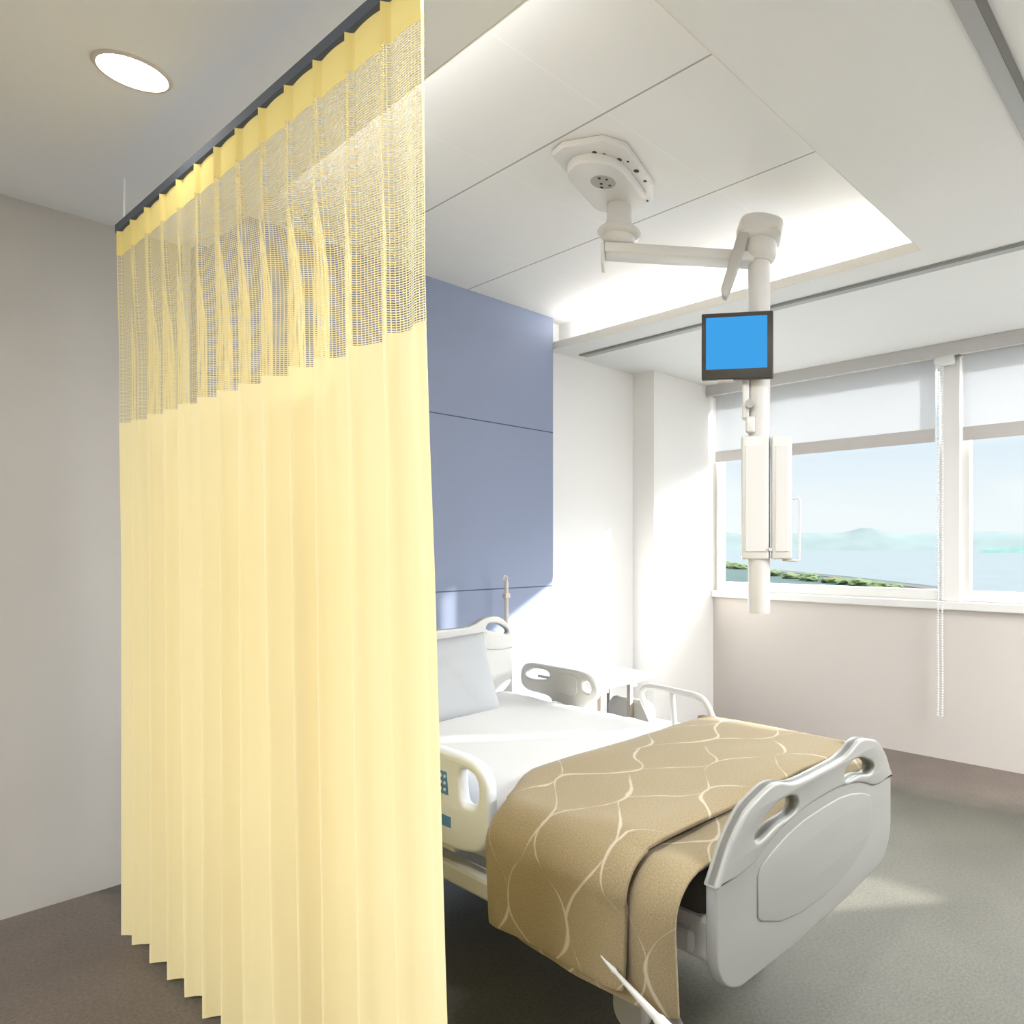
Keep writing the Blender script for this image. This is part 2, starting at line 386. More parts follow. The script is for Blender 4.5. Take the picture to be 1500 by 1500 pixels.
# ------------------------------------------------------------------ cove light, downlights
def cove(x0, x1, y0, y1, s, label):
    obj('cove_light', B(x0, x1, y0, y1, CZ+.0455, CZ+.052), s, label=label, cat='light', origin=((x0+x1)/2, (y0+y1)/2, CZ+.0455))
cove(3.0, 3.04, 1.2, 3.52, M['cove'], 'warm cove light strip glowing in the ceiling tray on the window side')
M['cove2'] = emis('cove strip dim', (1, .97, .92), 9)
cove(.965, .99, 1.2, 3.2, M['cove2'], 'dim cove light strip in the ceiling tray on the curtain side')
def downlight(x, y, label, group='recessed round ceiling lights', power=None):
    t = thing('ceiling_light', (x, y, CZ), label, 'light', group)
    bm = bmesh.new(); seg = 40; r0, r1 = .0755, .088
    prof = [(r0, CZ-.001), (r0+.002, CZ-.006), (r1-.004, CZ-.006), (r1, CZ-.0005), (r0, CZ-.0005)]
    rings = [[bm.verts.new((x+r*math.cos(2*PI*k/seg), y+r*math.sin(2*PI*k/seg), z)) for k in range(seg)] for r, z in prof]
    for i in range(len(rings)-1):
        for k in range(seg): bm.faces.new((rings[i][k], rings[i][(k+1) % seg], rings[i+1][(k+1) % seg], rings[i+1][k]))
    obj('trim_ring', bm, M['beige'], t, smooth=True)
    obj('diffuser', lathe(bmesh.new(), [(.0745, CZ-.0035), (.075, CZ-.0005)], x, y, 40), M['lamp'], t)
    return t
LAMPS = [(.532, 2.468, 'round recessed ceiling light glowing left of the yellow curtain')]
for x, y, l in LAMPS: downlight(x, y, l)
def area(x, y, z, sx, sy, power, col=(.97, .985, 1), rot=(0, 0, 0), name='lamp'):
    l = bpy.data.lights.new(name, 'AREA'); l.shape = 'RECTANGLE'; l.size = sx; l.size_y = sy; l.energy = power; l.color = col
    o = bpy.data.objects.new(name, l); C.objects.link(o); o.location = (x, y, z); o.rotation_euler = rot; return o

# ------------------------------------------------------------------ ceiling curtain track (L shape)
bm = bmesh.new()
def track_bm(bm, w0, w1, z0, z1):
    box(bm, 3.15+w0, 3.15+w1, .4865+w0, 3.62, z0, z1, bev=.002)
    box(bm, -1.5, 3.15+w0, .4865+w0, .4865+w1, z0, z1, bev=.002)
track_bm(bm, .0, .072, CZ-.007, CZ-.0005)
t = thing('curtain_track', (3.19, .53, CZ), 'grey metal curtain track turning a corner across the ceiling near the windows', 'curtain track')
obj('track_channel', bm, M['track'], t)
bm = bmesh.new(); track_bm(bm, .0, .022, CZ-.0085, CZ-.0068); obj('track_slot', bm, M['holes2'], t)

# ------------------------------------------------------------------ yellow curtain
Y0C, Y1C, X0C, X1C = 3.20, 1.27, .660, .722
NP = 13
def cx_at(y): return X0C+(X1C-X0C)*(Y0C-y)/(Y0C-Y1C)
ct = thing('privacy_curtain', (cx_at(2.2), 2.2, .012), 'long pale yellow pleated hospital curtain with a see-through net top', 'curtain')
ZT, ZH, ZM, ZF = 2.533, 2.447, 1.845, .012
def cpt(s, z):
    u = s*NP
    yend = Y1C-.09*max(0, min(1, (1.95-z)/1.9))
    y = Y0C+(yend-Y0C)*s
    k = max(0, min(1, (ZH+.02-z)/.45)); k = (.55+.45*max(0, min(1, (ZM-z)/.5)))*k*k*(3-2*k)
    fr = u-math.floor(u); d = min(fr, 1-fr)
    edge = min(1, s*NP*1.5, (1-s)*NP*.5)
    pinch = math.exp(-(d/.045)**2)*.016
    bow = .005*math.sin(PI*fr)
    idx = math.floor(u+.5)
    jit = noise.noise(Vector((u*.55, z*.25, 3.1)))
    a = (.028+.017*s)*(1+.6*noise.noise(Vector((u*.5, 7.3, 0))))
    ph = 2*PI*u+2.2*jit+.5
    body = -a*(1-math.cos(ph))-.006*(1-math.cos(2*ph+1.1))
    x = cx_at(y)-(pinch+bow)*(1-.8*k)-body*k*edge
    y2 = y+k*(.020*math.sin(ph+.9))*edge
    if z < .6: x += .006*math.sin(u*5)*(0.6-z)
    return Vector((x, y2, z))
def cpanel(name, z0, z1, rows, mat, per=22, off=0.0, smooth=True):
    bm = bmesh.new(); uvl = bm.loops.layers.uv.new('UVMap'); cols = NP*per; grid = []
    L = 0; us = [0]
    prev = None
    for c in range(cols+1):
        p = cpt(c/cols, 1.9)
        if prev: L += (p-prev).length; us.append(L)
        prev = p
    for r in range(rows+1):
        z = z0+(z1-z0)*r/rows
        row = []
        for c in range(cols+1):
            p = cpt(c/cols, z); p.x -= off; row.append(bm.verts.new(p))
        grid.append(row)
    for r in range(rows):
        for c in range(cols):
            f = bm.faces.new((grid[r][c], grid[r][c+1], grid[r+1][c+1], grid[r+1][c]))
            for lp, (cc, rr) in zip(f.loops, ((c, r), (c+1, r), (c+1, r+1), (c, r+1))): lp[uvl].uv = (us[cc], z0+(z1-z0)*rr/rows)
    return obj(name, bm, mat, ct, smooth=180)
cpanel('header_band', ZH, ZT, 4, M['header'])
cpanel('net_panel', ZM, ZH+.004, 14, M['net'], off=-.001)
cpanel('fabric_panel', ZF, ZM+.004, 30, M['curtain'])
# rail above it
rl = thing('curtain_rail', (cx_at(2.2), 2.2, ZT), 'dark suspended rail carrying the yellow curtain', 'curtain rail')
bm = bmesh.new()
def rb(bm, y0, y1, dx0, dx1, z0, z1):
    x0, x1 = cx_at(y0), cx_at(y1)
    q = [(x0+dx0, y0), (x0+dx1, y0), (x1+dx1, y1), (x1+dx0, y1)]
    lo = [bm.verts.new((a, b, z0)) for a, b in q]; hi = [bm.verts.new((a, b, z1)) for a, b in q]
    bm.faces.new(lo); bm.faces.new(hi[::-1])
    for i in range(4): bm.faces.new((lo[i], lo[(i+1) % 4], hi[(i+1) % 4], hi[i]))
rb(bm, 3.235, 1.0, -.012, .022, ZT+.004, ZT+.032)
obj('rail_profile', bm, M['rail'], rl)
for y in (3.20, 1.15): obj('suspension_rod', T([(cx_at(y)+.005, y, ZT+.03), (cx_at(y)+.005, y, CZ)], .003, 8), M['ceil'], rl, smooth=True)

# ------------------------------------------------------------------ hospital bed
bed = thing('hospital_bed', (1.715, 2.0, 0), 'white hospital bed with rounded moulded head and foot boards against blue wall', 'bed')
BC = 1.715
def board_outline(dz, bottom, hw=.49):
    half = [(0, .771), (.07, .771), (.13, .774), (.175, .783), (.215, .797), (.255, .801), (.295, .793), (.335, .774), (.37, .747), (.405, .71), (.435, .66), (.452, .632)]
    half = [(x/.452*hw if x > .3 else x*1.02, z) for x, z in half]
    if dz > .1: half = [(0, .757), (.18, .757), (.235, .760), (.27, .772), (.315, .792), (.361, .800), (.405, .794), (.44, .770), (.466, .73), (.482, .68), (.488, .632)]
    up = [(x, z+dz) for x, z in half]
    return up
def board(y, dz, bottom, name, mt):
    hw = .488
    up = [Vector((x, z, 0)) for x, z in board_outline(dz, bottom, hw)]
    up = smoothpath(up, 4)
    right = [(BC+p.x, p.y) for p in up]
    left = [(BC-p.x, p.y) for p in reversed(up)]
    zs = .632+dz
    r = .12; low = []
    for k in range(9):
        t = math.radians(-90*k/8); low.append((BC+hw-r+r*math.cos(t), bottom+r+.0+r*math.sin(t)))
    low += [(BC+.15, bottom-.012), (BC-.15, bottom-.012)]
    for k in range(9):
        t = math.radians(-90-90*k/8); low.append((BC-hw+r+r*math.cos(t), bottom+r+r*math.sin(t)))
    outline = left + right[1:] + low
    def hole(sx):
        c = [(.135, .733), (.15, .752), (.19, .762), (.25, .757), (.31, .733), (.338, .712), (.333, .694), (.30, .692), (.24, .706), (.17, .708), (.142, .715)]
        if dz > .1: c = [(.325, .757), (.34, .778), (.38, .779), (.42, .764), (.455, .738), (.458, .722), (.44, .716), (.40, .733), (.345, .742)]
        p = smoothpath([Vector((x, z+dz-.012, 0)) for x, z in c], 3, True)
        return [(BC+sx*q.x, q.y) for q in p]
    holes = [hole(1), hole(-1)]
    split = [(0, .700), (.10, .697), (.19, .685), (.27, .664), (.33, .640), (.37, .632), (.42, .628)]
    sp = smoothpath([Vector((x, z+dz-.004, 0)) for x, z in split], 3)
    spr = [(BC+p.x, p.y) for p in sp]+[(BC+hw+.002, zs-.004)]
    upper = left+right[1:]+spr[::-1]+[(2*BC-x, z) for x, z in spr[1:]]
    root = obj(name, shape([outline]+holes, .034, .008, XZ(y)), mt, bed, smooth=50)
    obj('upper_rim', shape([upper]+holes, .046, .008, XZ(y)), mt, root, smooth=50)
    # raised inner panel
    ins = [(0, .672), (.10, .670), (.18, .660), (.26, .640), (.315, .618), (.325, .60), (.325, .50), (.31, .485), (.22, .445), (.12, .425), (0, .418)]
    ins = [Vector((x, z+dz-.008, 0)) for x, z in ins]
    ip = [(BC+p.x, p.y) for p in ins]; ip = ip+[(2*BC-x, z) for x, z in ip[-2:0:-1]]
    obj('inner_panel', shape([ip], .0415, .004, XZ(y)), mt, root, smooth=50)
    return root
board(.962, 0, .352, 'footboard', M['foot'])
board(3.065, .25, .42, 'headboard', M['white'])
# frame
obj('deck_frame', B(1.24, 2.19, 1.03, 3.03, .44, .495, bev=.012), M['white2'], bed)
bm = bmesh.new()
for x in (1.21, 2.16): box(bm, x, x+.055, 1.25, 2.98, .335, .40, bev=.012)
for y in (1.25, 2.92): box(bm, 1.22, 2.20, y, y+.06, .34, .395, bev=.008)
obj('lower_frame', bm, M['white2'], bed)
for x in (1.255, 2.10): obj('foot_bracket', B(x, x+.075, .985, 1.12, .425, .53, bev=.012), M['white2'], bed)
bm = bmesh.new()
box(bm, 1.50, 1.93, 1.50, 2.75, .13, .19, bev=.015)
for y in (1.62, 2.55): box(bm, 1.66, 1.77, y, y+.1, .18, .44, bev=.01)
box(bm, 1.47, 1.52, 1.38, 2.80, .13, .18, bev=.012); box(bm, 1.91, 1.96, 1.38, 2.80, .13, .18, bev=.012)
obj('base', bm, M['greyp'], bed)
for (x, y) in ((1.43, 1.41), (2.0, 1.41), (1.43, 2.78), (2.0, 2.78)):
    prof = [(.010, -.022), (.058, -.022), (.066, -.014), (.066, .014), (.058, .022), (.010, .022)]
    bm = lathe(bmesh.new(), prof, 0, 0, 36)
    bmesh.ops.transform(bm, matrix=Matrix.Translation((x, y, .067)) @ Matrix.Rotation(math.radians(90), 4, 'Y'), verts=bm.verts)
    c = obj('caster', bm, M['railg'], bed, smooth=True, origin=(x, y, .067))
    obj('caster_fork', B(x+.023, x+.04, y-.03, y+.03, .05, .16, bev=.006), M['greyp'], c)
# brake lever sticking out at the foot end
p0, p1, p2 = Vector((1.065, 1.150, .480)), Vector((1.085, 1.00, .393)), Vector((1.10, .90, .335))
bm = bmesh.new()
tube(bm, [p0, p0.lerp(p1, .25), p0.lerp(p1, .3), p1], [.001, .006, .004, .009], 14)
tube(bm, [p1, p1.lerp(p2, .1), p2, (1.2, 1.0, .25), (1.5, 1.42, .16)], [.009, .013, .014, .014, .014], 14)
obj('pedal_lever', bm, M['railg'], bed, smooth=True)
# side rails
def panel_rail(x, y0, y1, name='side_rail'):
    def mp(pts): return [(p.x, p.y) for p in pts]
    o = smoothpath([Vector(p+(0,)) for p in [(y1, .71), (y1-.01, .765), (y1-.06, .798), (y1-.20, .80), (y0+.15, .798), (y0+.05, .775), (y0, .725), (y0+.01, .68), (y0+.06, .645), (y0+.10, .60), (y0+.12, .52), (y0+.30, .52), (y0+.33, .60), (y0+.36, .645), (y1-.08, .655), (y1-.02, .675)]], 4, True)
    h1 = smoothpath([Vector(p+(0,)) for p in [(y1-.04, .745), (y1-.10, .772), (y1-.20, .775), (y1-.235, .755), (y1-.20, .728), (y1-.08, .722)]], 4, True)
    h2 = smoothpath([Vector(p+(0,)) for p in [(y0+.055, .70), (y0+.045, .735), (y0+.075, .755), (y0+.105, .745), (y0+.10, .71)]], 4, True)
    r = obj(name, shape([mp(o), mp(h1), mp(h2)], .032, .010, YZ(x)), M['railg'], bed, smooth=50)
    pad = rrect(y0+.14, y0+.30, .67, .775, .035)
    obj('control_pad', shape([pad], .040, .004, YZ(x)), M['railg'], r, smooth=50)
    obj('latch', B(x-.02, x-.005, y1-.235, y1-.15, .735, .748, bev=.003), M['greyp'], r)
    return r
panel_rail(2.255, 2.445, 3.035)
# far lower rail of bent tube
r = obj('side_rail', T(smoothpath([(2.255, 2.05, .52), (2.255, 2.10, .62), (2.255, 2.165, .725), (2.255, 2.15, .765), (2.255, 2.10, .778), (2.255, 1.95, .776), (2.255, 1.84, .770), (2.255, 1.79, .745), (2.255, 1.745, .67), (2.255, 1.70, .58), (2.255, 1.68, .50)], 5), .0135, 12), M['white2'], bed, smooth=True)
obj('rail_bar', T([(2.255, 1.955, .52), (2.255, 1.985, .772)], .0125, 12), M['white2'], r, smooth=True)
# near rail with keypad, mostly behind the curtain
def near_rail():
    x = 1.178
    o = smoothpath([Vector(p+(0,)) for p in [(1.725, .60), (1.722, .69), (1.735, .735), (1.78, .765), (1.86, .778), (2.10, .78), (2.30, .775), (2.345, .73), (2.345, .60), (2.32, .52), (2.25, .492), (1.95, .487), (1.82, .497), (1.75, .527)]], 4, True)
    h = smoothpath([Vector(p+(0,)) for p in [(1.785, .645), (1.775, .70), (1.80, .733), (1.855, .738), (1.868, .72), (1.862, .66), (1.845, .635)]], 3, True)
    h2 = [(4.07-a.x, a.y) for a in h]
    f = lambda q: [(p.x, p.y) for p in q]
    r = obj('side_rail', shape([f(o), f(h), h2], .036, .014, YZ(x)), M['nearrail'], bed, smooth=50)
    kp = obj('keypad', shape([[(1.925, .645), (1.935, .715), (2.02, .715), (2.03, .645)]], .0375, .001, YZ(x)), M['bluepad'], r)
    bm = bmesh.new()
    for a in range(3):
        for b in range(4):
            y, z = 1.945+b*.021, .660+a*.020
            q = lathe(bmesh.new(), [(.0055, 0), (.0055, .002)], 0, 0, 10)
            bmesh.ops.transform(q, matrix=Matrix.Translation((x-.0185, y, z)) @ Matrix.Rotation(-PI/2, 4, 'Y'), verts=q.verts)
            me = bpy.data.meshes.new('t'); q.to_mesh(me); q.free(); bm.from_mesh(me); bpy.data.meshes.remove(me)
    obj('keypad_button', bm, M['white'], r)
    obj('label_strip', shape([[(1.912, .548), (1.912, .582), (2.03, .582), (2.03, .548)]], .0375, .001, YZ(x)), M['bluepad'], r)
    obj('rail_mount', B(x+.015, 1.245, 1.95, 2.15, .45, .52, bev=.006), M['white2'], r)
near_rail()
obj('rail_support', B(2.185, 2.26, 1.68, 2.06, .455, .51, bev=.006), M['white2'], bed)
obj('rail_support', B(2.185, 2.26, 2.55, 2.78, .455, .53, bev=.006), M['white2'], bed)

# mattress
mt = thing('mattress', (BC, 2.0, .497), 'dark mattress under a white sheet on the hospital bed', 'mattress')
obj('mattress_core', B(1.265, 2.165, 1.005, 3.025, .497, .635, bev=.03, seg=4), M['dark'], mt, smooth=True)
def sheet():
    bm = bmesh.new(); path = [(1.232, .46), (1.228, .52), (1.232, .585), (1.246, .63), (1.28, .652), (1.34, .657)]
    path = path+[(1.34+(2.10-1.34)*k/16, .657) for k in range(1, 17)]+[(2.14, .652), (2.175, .63), (2.19, .585), (2.192, .52), (2.188, .46)]
    ny = 46; rows = []
    for j in range(ny+1):
        y = 1.40+(3.01-1.40)*j/ny; row = []
        for i, (x, z) in enumerate(path):
            k = noise.noise(Vector((x*4, y*5, 0)))*.006+noise.noise(Vector((x*11, y*7, 3)))*.003
            e = .012*abs(noise.noise(Vector((y*9, 1, x*3))))*(1 if x > 2.05 else .3)
            row.append(bm.verts.new((x+(e if x > BC else -e)*(1 if z < .65 else 0), y, z+k+(e if x > 2.05 else 0))))
        rows.append(row)
    for j in range(ny):
        for i in range(len(path)-1): bm.faces.new((rows[j][i], rows[j][i+1], rows[j+1][i+1], rows[j+1][i]))
    o = obj('bed_sheet', bm, M['sheet'], mt, smooth=180)
    sd = o.modifiers.new('s', 'SOLIDIFY'); sd.thickness = .004; sd.offset = 1
sheet()

# pillows
def pillow(cx, cy, cz, w, h, d, tilt, rz, mat, label, seed):
    bm = bmesh.new(); nx, ny = 26, 20; g = {}
    for side in (1, -1):
        for i in range(nx+1):
            for j in range(ny+1):
                u, v = 2*i/nx-1, 2*j/ny-1
                if side == -1 and (i in (0, nx) or j in (0, ny)): g[(side, i, j)] = g[(1, i, j)]; continue
                th = ((1-abs(u)**2.6)*(1-abs(v)**2.6))**.42
                px = u*w/2*(1-.05*(1-v*v)*0-.04*abs(v)**3*0)-(u*w/2)*.05*(1-abs(v)**2)
                py = v*h/2-(v*h/2)*.06*(1-abs(u)**2)
                th2 = th*(1+.18*noise.noise(Vector((u*2.2+seed, v*2.2, side))))+.06*noise.noise(Vector((u*5+seed, v*4, side*2)))*th
                g[(side, i, j)] = bm.verts.new((px, py, side*d/2*th2))
    for side in (1, -1):
        for i in range(nx):
            for j in range(ny):
                q = [g[(side, i, j)], g[(side, i+1, j)], g[(side, i+1, j+1)], g[(side, i, j+1)]]
                if side == -1: q.reverse()
                bm.faces.new(q)
    bmesh.ops.transform(bm, matrix=Matrix.Translation((cx, cy, cz)) @ Matrix.Rotation(rz, 4, 'Z') @ Matrix.Rotation(tilt, 4, 'X'), verts=bm.verts)
    return obj('pillow', bm, mat, smooth=180, label=label, cat='pillow', origin=(cx, cy, cz-h/2*math.sin(tilt)))
pillow(1.585, 2.80, .815, .68, .40, .13, math.radians(68), math.radians(2), M['pillow'], 'light blue-grey pillow leaning in front of the white one at the head of the bed', 1)
pillow(1.66, 2.935, .80, .68, .38, .11, math.radians(76), math.radians(0), M['pillow2'], 'white pillow mostly hidden between the grey pillow and the headboard', 5)

# blanket
bk = thing('blanket', (BC, 1.35, .66), 'tan blanket with pale wavy branch lines folded over the foot of the bed', 'blanket')
def layer(name, xl, xr, ztop, zl, zr, y0, y1, th, seed, slant=0.0, r=.085):
    path = []
    def arc(cx, cz, a0, a1, n=8):
        for k in range(n+1):
            a = math.radians(a0+(a1-a0)*k/n); path.append((cx+r*math.cos(a), cz+r*math.sin(a)))
    nz_ = 12
    for k in range(nz_): path.append((xl, zl+(ztop-r-zl)*k/nz_))
    arc(xl+r, ztop-r, 180, 90)
    for k in range(1, 22): path.append((xl+r+(xr-xl-2*r)*k/22, ztop))
    arc(xr-r, ztop-r, 90, 0)
    for k in range(1, 9): path.append((xr, ztop-r+(zr-ztop+r)*k/8))
    bm = bmesh.new(); uvl = bm.loops.layers.uv.new('UVMap'); ny = 36; rows = []
    ls = [0]
    for a, b in zip(path, path[1:]): ls.append(ls[-1]+math.dist(a, b))
    for j in range(ny+1):
        t = j/ny; row = []
        for i, (x, z) in enumerate(path):
            side = x < xl+r
            lower = max(0, (ztop-r-z)/(ztop-r-zl)) if side else 0
            tt = max(0, min(1, (1.40-x)/.28)); tt = tt*tt*(3-2*tt)
            ya, yb = y0, y1-slant*tt-.03*lower
            # softly rounded corner at the hem near the foot
            y = ya+(yb-ya)*t
            nx_ = noise.noise(Vector((x*3+seed, y*4, z*3)))*.008+noise.noise(Vector((x*8+seed, y*9, z*5)))*.003
            edge = min(1, t*ny/4, (1-t)*ny/4)
            drop = (1-edge)**2*.012
            px, pz = x, z
            if z >= ztop-.001: pz += nx_-drop
            elif x < BC: px += nx_*1.2*(1 if lower > 0 else .4)+drop; px -= .012*lower*math.sin(y*9+seed); pz -= drop*(1-lower)
            else: px += nx_; px -= drop
            if lower > .7: pz += .004*math.sin(y*14+seed)
            row.append(bm.verts.new((px, y, pz)))
        rows.append(row)
    for j in range(ny):
        for i in range(len(path)-1):
            f = bm.faces.new((rows[j][i], rows[j+1][i], rows[j+1][i+1], rows[j][i+1]))
            for lp, (ii, jj) in zip(f.loops, ((i, j), (i, j+1), (i+1, j+1), (i+1, j))):
                lp[uvl].uv = (ls[ii], rows[jj][0].co.y+seed*.13)
    o = obj(name, bm, M['blanket'], bk, smooth=180)
    s = o.modifiers.new('s', 'SOLIDIFY'); s.thickness = th; s.offset = 1
    b = o.modifiers.new('b', 'BEVEL'); b.width = th*.45; b.segments = 3; b.limit_method = 'ANGLE'; b.angle_limit = math.radians(50)
    return o
layer('under_layer', 1.135, 2.265, .664, .358, .50, .992, 1.755, .012, 2, .15)
layer('top_layer', 1.100, 2.300, .692, .392, .48, 1.115, 1.80, .016, 5, .165)

# ------------------------------------------------------------------ things beyond the bed
t = thing('side_table', (2.62, 2.80, 0), 'white topped side table on thin legs behind the far bed rail', 'table')
obj('tabletop', B(2.405, 2.845, 2.61, 3.0, .668, .700, bev=.006), M['tablew'], t)
for x, y in ((2.42, 2.625), (2.632, 2.625), (2.42, 2.97), (2.81, 2.97)):
    l = obj('leg', B(x, x+.022, y-.012, y+.012, 0, .668), M['leg'], t)
    if y < 2.7: obj('leg_bracket', B(x-.002, x+.055, y-.014, y+.012, .650, .6675), M['leg'], l)
t = thing('visitor_chair', (2.8, 2.65, 0), 'grey upholstered chair back showing between the bed rails', 'chair')
obj('backrest', shape([rrect(2.49, 2.82, .34, .580, .06)], .05, .02, YZ(2.685)), M['chair'], t, smooth=50)
obj('backrest_seam', B(2.657, 2.661, 2.62, 2.624, .38, .565), M['greyp'], t)
obj('seat', B(2.70, 3.02, 2.49, 2.82, .33, .39, bev=.02), M['chair'], t, smooth=True)
for x in (2.68, 2.98):
    for y in (2.51, 2.78): obj('leg', B(x, x+.02, y, y+.02, 0, .36), M['leg'], t)
t = thing('drip_stand', (2.485, 3.5, 0), 'slim beige drip stand pole behind the headboard before the blue wall', 'pole')
obj('pole', T([(2.485, 3.5, .03), (2.485, 3.5, 1.20)], .011, 12), M['beige'], t, smooth=True)
obj('pole_hook', T(smoothpath([(2.485, 3.5, 1.195), (2.487, 3.497, 1.225), (2.47, 3.5, 1.235), (2.462, 3.5, 1.215)], 4), .005, 8), M['beige'], t, smooth=True)
obj('clamp', B(2.468, 2.502, 3.483, 3.517, 1.10, 1.13, bev=.005), M['beige'], t)
bm = bmesh.new()
for a in range(4):
    d = Vector((math.cos(a*PI/2+.6), math.sin(a*PI/2+.6), 0))*.12; tube(bm, [Vector((2.485, 3.5, .04)), Vector((2.485, 3.5, .012))+d], .009, 8)
obj('base', bm, M['beige'], t, smooth=True)

# ------------------------------------------------------------------ ceiling pendant
pd = thing('ceiling_pendant', (1.94, 2.05, TZ), 'off-white ceiling mounted medical arm with pole, screen and supply panels', 'medical arm')
ca, sa = math.cos(math.radians(22)), math.sin(math.radians(22))
def L2(u, v): return (1.94+u*ca-v*sa, 2.05+u*sa+v*ca)
pl = [L2(*p) for p in [(-.205, .14), (-.245, .075), (-.245, -.09), (-.18, -.158), (.10, -.158), (.215, -.11), (.235, .0), (.20, .10), (.12, .145)]]
plate = obj('mount_plate', shape([pl], .028, .006, XY(TZ-.0145)), M['pend'], pd, smooth=50)
cov = []
for k in range(13):
    a = math.radians(90+180*k/12); cov.append(L2(-.07+.125*math.cos(a), .01+.12*math.sin(a)))
for k in range(9):
    a = math.radians(-90+180*k/8); cov.append(L2(.14+.07*math.cos(a), .01+.12*math.sin(a)))
obj('cover', shape([cov], .040, .008, XY(TZ-.045)), M['pend'], plate, smooth=50)
px_, py_ = L2(-.05, .0)
obj('service_port', lathe(bmesh.new(), [(.05, TZ-.066), (.045, TZ-.068)], px_, py_, 28), M['greyp'], plate, smooth=True)
bm = bmesh.new()
for u, v in ((-.085, .0), (-.07, -.025), (-.025, -.018), (-.045, .01), (-.02, .02)):
    x, y = L2(u, v); obj('port_hole', lathe(bmesh.new(), [(.007, TZ-.0660), (.006, TZ-.0690)], x, y, 10), M['holes'], plate)
for u, v, rr in ((-.19, -.03, .009), (-.17, -.06, .006), (-.12, -.10, .011), (-.03, -.135, .011), (.05, -.14, .007), (.20, -.09, .007), (-.10, -.128, .005)):
    x, y = L2(u, v); obj('bolt_hole', lathe(bmesh.new(), [(rr, TZ-.0285), (rr, TZ-.0300)], x, y, 12), M['holes'], plate)
CX_, CY_ = 2.07, 2.12
bm = lathe(bmesh.new(), [(.052, TZ-.03), (.052, 2.80), (.056, 2.795), (.056, 2.775), (.052, 2.77), (.052, 2.755)], CX_, CY_, 36)
obj('drop_tube', bm, M['pend'], pd, smooth=True)
obj('pivot_ring', lathe(bmesh.new(), [(.06, 2.765), (.088, 2.758), (.094, 2.748), (.088, 2.738), (.068, 2.730), (.066, 2.705), (.060, 2.698), (.052, 2.692)], CX_, CY_, 40), M['pend'], pd, smooth=True)
PXc, PYc = 2.495, 1.685
def arm_box(bm, a, b, w, h, bev=.006):
    a, b = Vector(a), Vector(b); d = b-a; L = d.length; d.normalize()
    s = d.cross(Vector((0, 0, 1))).normalized(); u = s.cross(d)
    m = Matrix((( d.x, s.x, u.x, a.x), (d.y, s.y, u.y, a.y), (d.z, s.z, u.z, a.z), (0, 0, 0, 1)))
    box(bm, 0, L, -w/2, w/2, -h/2, h/2, bev=bev, mat=m)
dv = Vector((PXc-CX_, PYc-CY_, 0)).normalized()
bm = bmesh.new()
arm_box(bm, Vector((CX_, CY_, 2.668))-dv*.06, Vector((PXc, PYc, 2.665))-dv*.03, .105, .046, .008)
arm = obj('swing_arm', bm, M['pend'], pd, smooth=50)
bm = bmesh.new(); arm_box(bm, Vector((CX_, CY_, 2.64))-dv*.075, Vector((CX_, CY_, 2.64))-dv*.06, .10, .09, .004)
obj('arm_end_cap', bm, M['pend'], arm)
# slanting bracket at the top of the pole, seen broadside
fwd = Vector((.7986, .6018, 0)); rgt = Vector((.6018, -.7986, 0))
base = Vector((PXc, PYc, 0))-fwd*.05
mt4 = Matrix(((rgt.x, 0, -fwd.x, base.x), (rgt.y, 0, -fwd.y, base.y), (0, 1, 0, 0), (0, 0, 0, 1)))
bp_ = [(-.075, 2.815), (-.168, 2.515), (-.160, 2.485), (-.145, 2.478), (-.132, 2.50), (-.060, 2.70), (-.03, 2.82)]
obj('slanted_bracket', shape([bp_], .06, .006, mt4), M['railg'], pd, smooth=50)
bm = bmesh.new()
mcap = Matrix(((rgt.x, -fwd.x, 0, PXc), (rgt.y, -fwd.y, 0, PYc), (0, 0, 1, 0), (0, 0, 0, 1)))
capo = smoothpath([Vector(p+(0,)) for p in [(-.088, 2.742), (-.090, 2.80), (-.065, 2.838), (0, 2.848), (.06, 2.838), (.100, 2.815), (.098, 2.77), (.075, 2.745)]], 4, True)
mt5 = Matrix(((rgt.x, 0, -fwd.x, PXc), (rgt.y, 0, -fwd.y, PYc), (0, 1, 0, 0), (0, 0, 0, 1)))
obj('pole_cap', shape([[(p.x, p.y) for p in capo]], .17, .03, mt5), M['pend'], pd, smooth=60)
obj('collar', lathe(bmesh.new(), [(.074, 2.745), (.078, 2.735), (.078, 2.69), (.070, 2.668), (.055, 2.655)], PXc, PYc, 36), M['pend'], pd, smooth=True)
obj('pole', lathe(bmesh.new(), [(.047, 1.115), (.049, 1.12), (.049, 2.66)], PXc, PYc, 36), M['pend'], pd, smooth=True)
def local(bm, x0, x1, d0, d1, z0, z1, bev=.004):    # box beside the pole: x to the right, d towards the camera side
    return box(bm, x0, x1, d0, d1, z0, z1, bev=bev, mat=mcap)
# supply panels
for x0, x1 in ((-.078, .040), (.052, .140)):
    f = obj('supply_panel', local(bmesh.new(), x0, x1, -.02, .058, 1.352, 1.885, .008), M['pend'], pd, smooth=50)
    obj('panel_door', local(bmesh.new(), x0+.015, x1-.015, .055, .064, 1.385, 1.845, .004), M['pend'], f)
def lp(x, d, z): return mcap @ Vector((x, d, z))
obj('latch_button', T([lp(.046, .055, 1.395), lp(.046, .068, 1.395)], .008, 14), M['white2'], pd, smooth=50)
obj('grab_handle', T([lp(.12, 0, 1.615), lp(.172, 0, 1.622), lp(.179, 0, 1.612), lp(.179, 0, 1.352), lp(.172, 0, 1.345), lp(.10, 0, 1.348)], .0055, 10), M['pend'], pd, smooth=True)
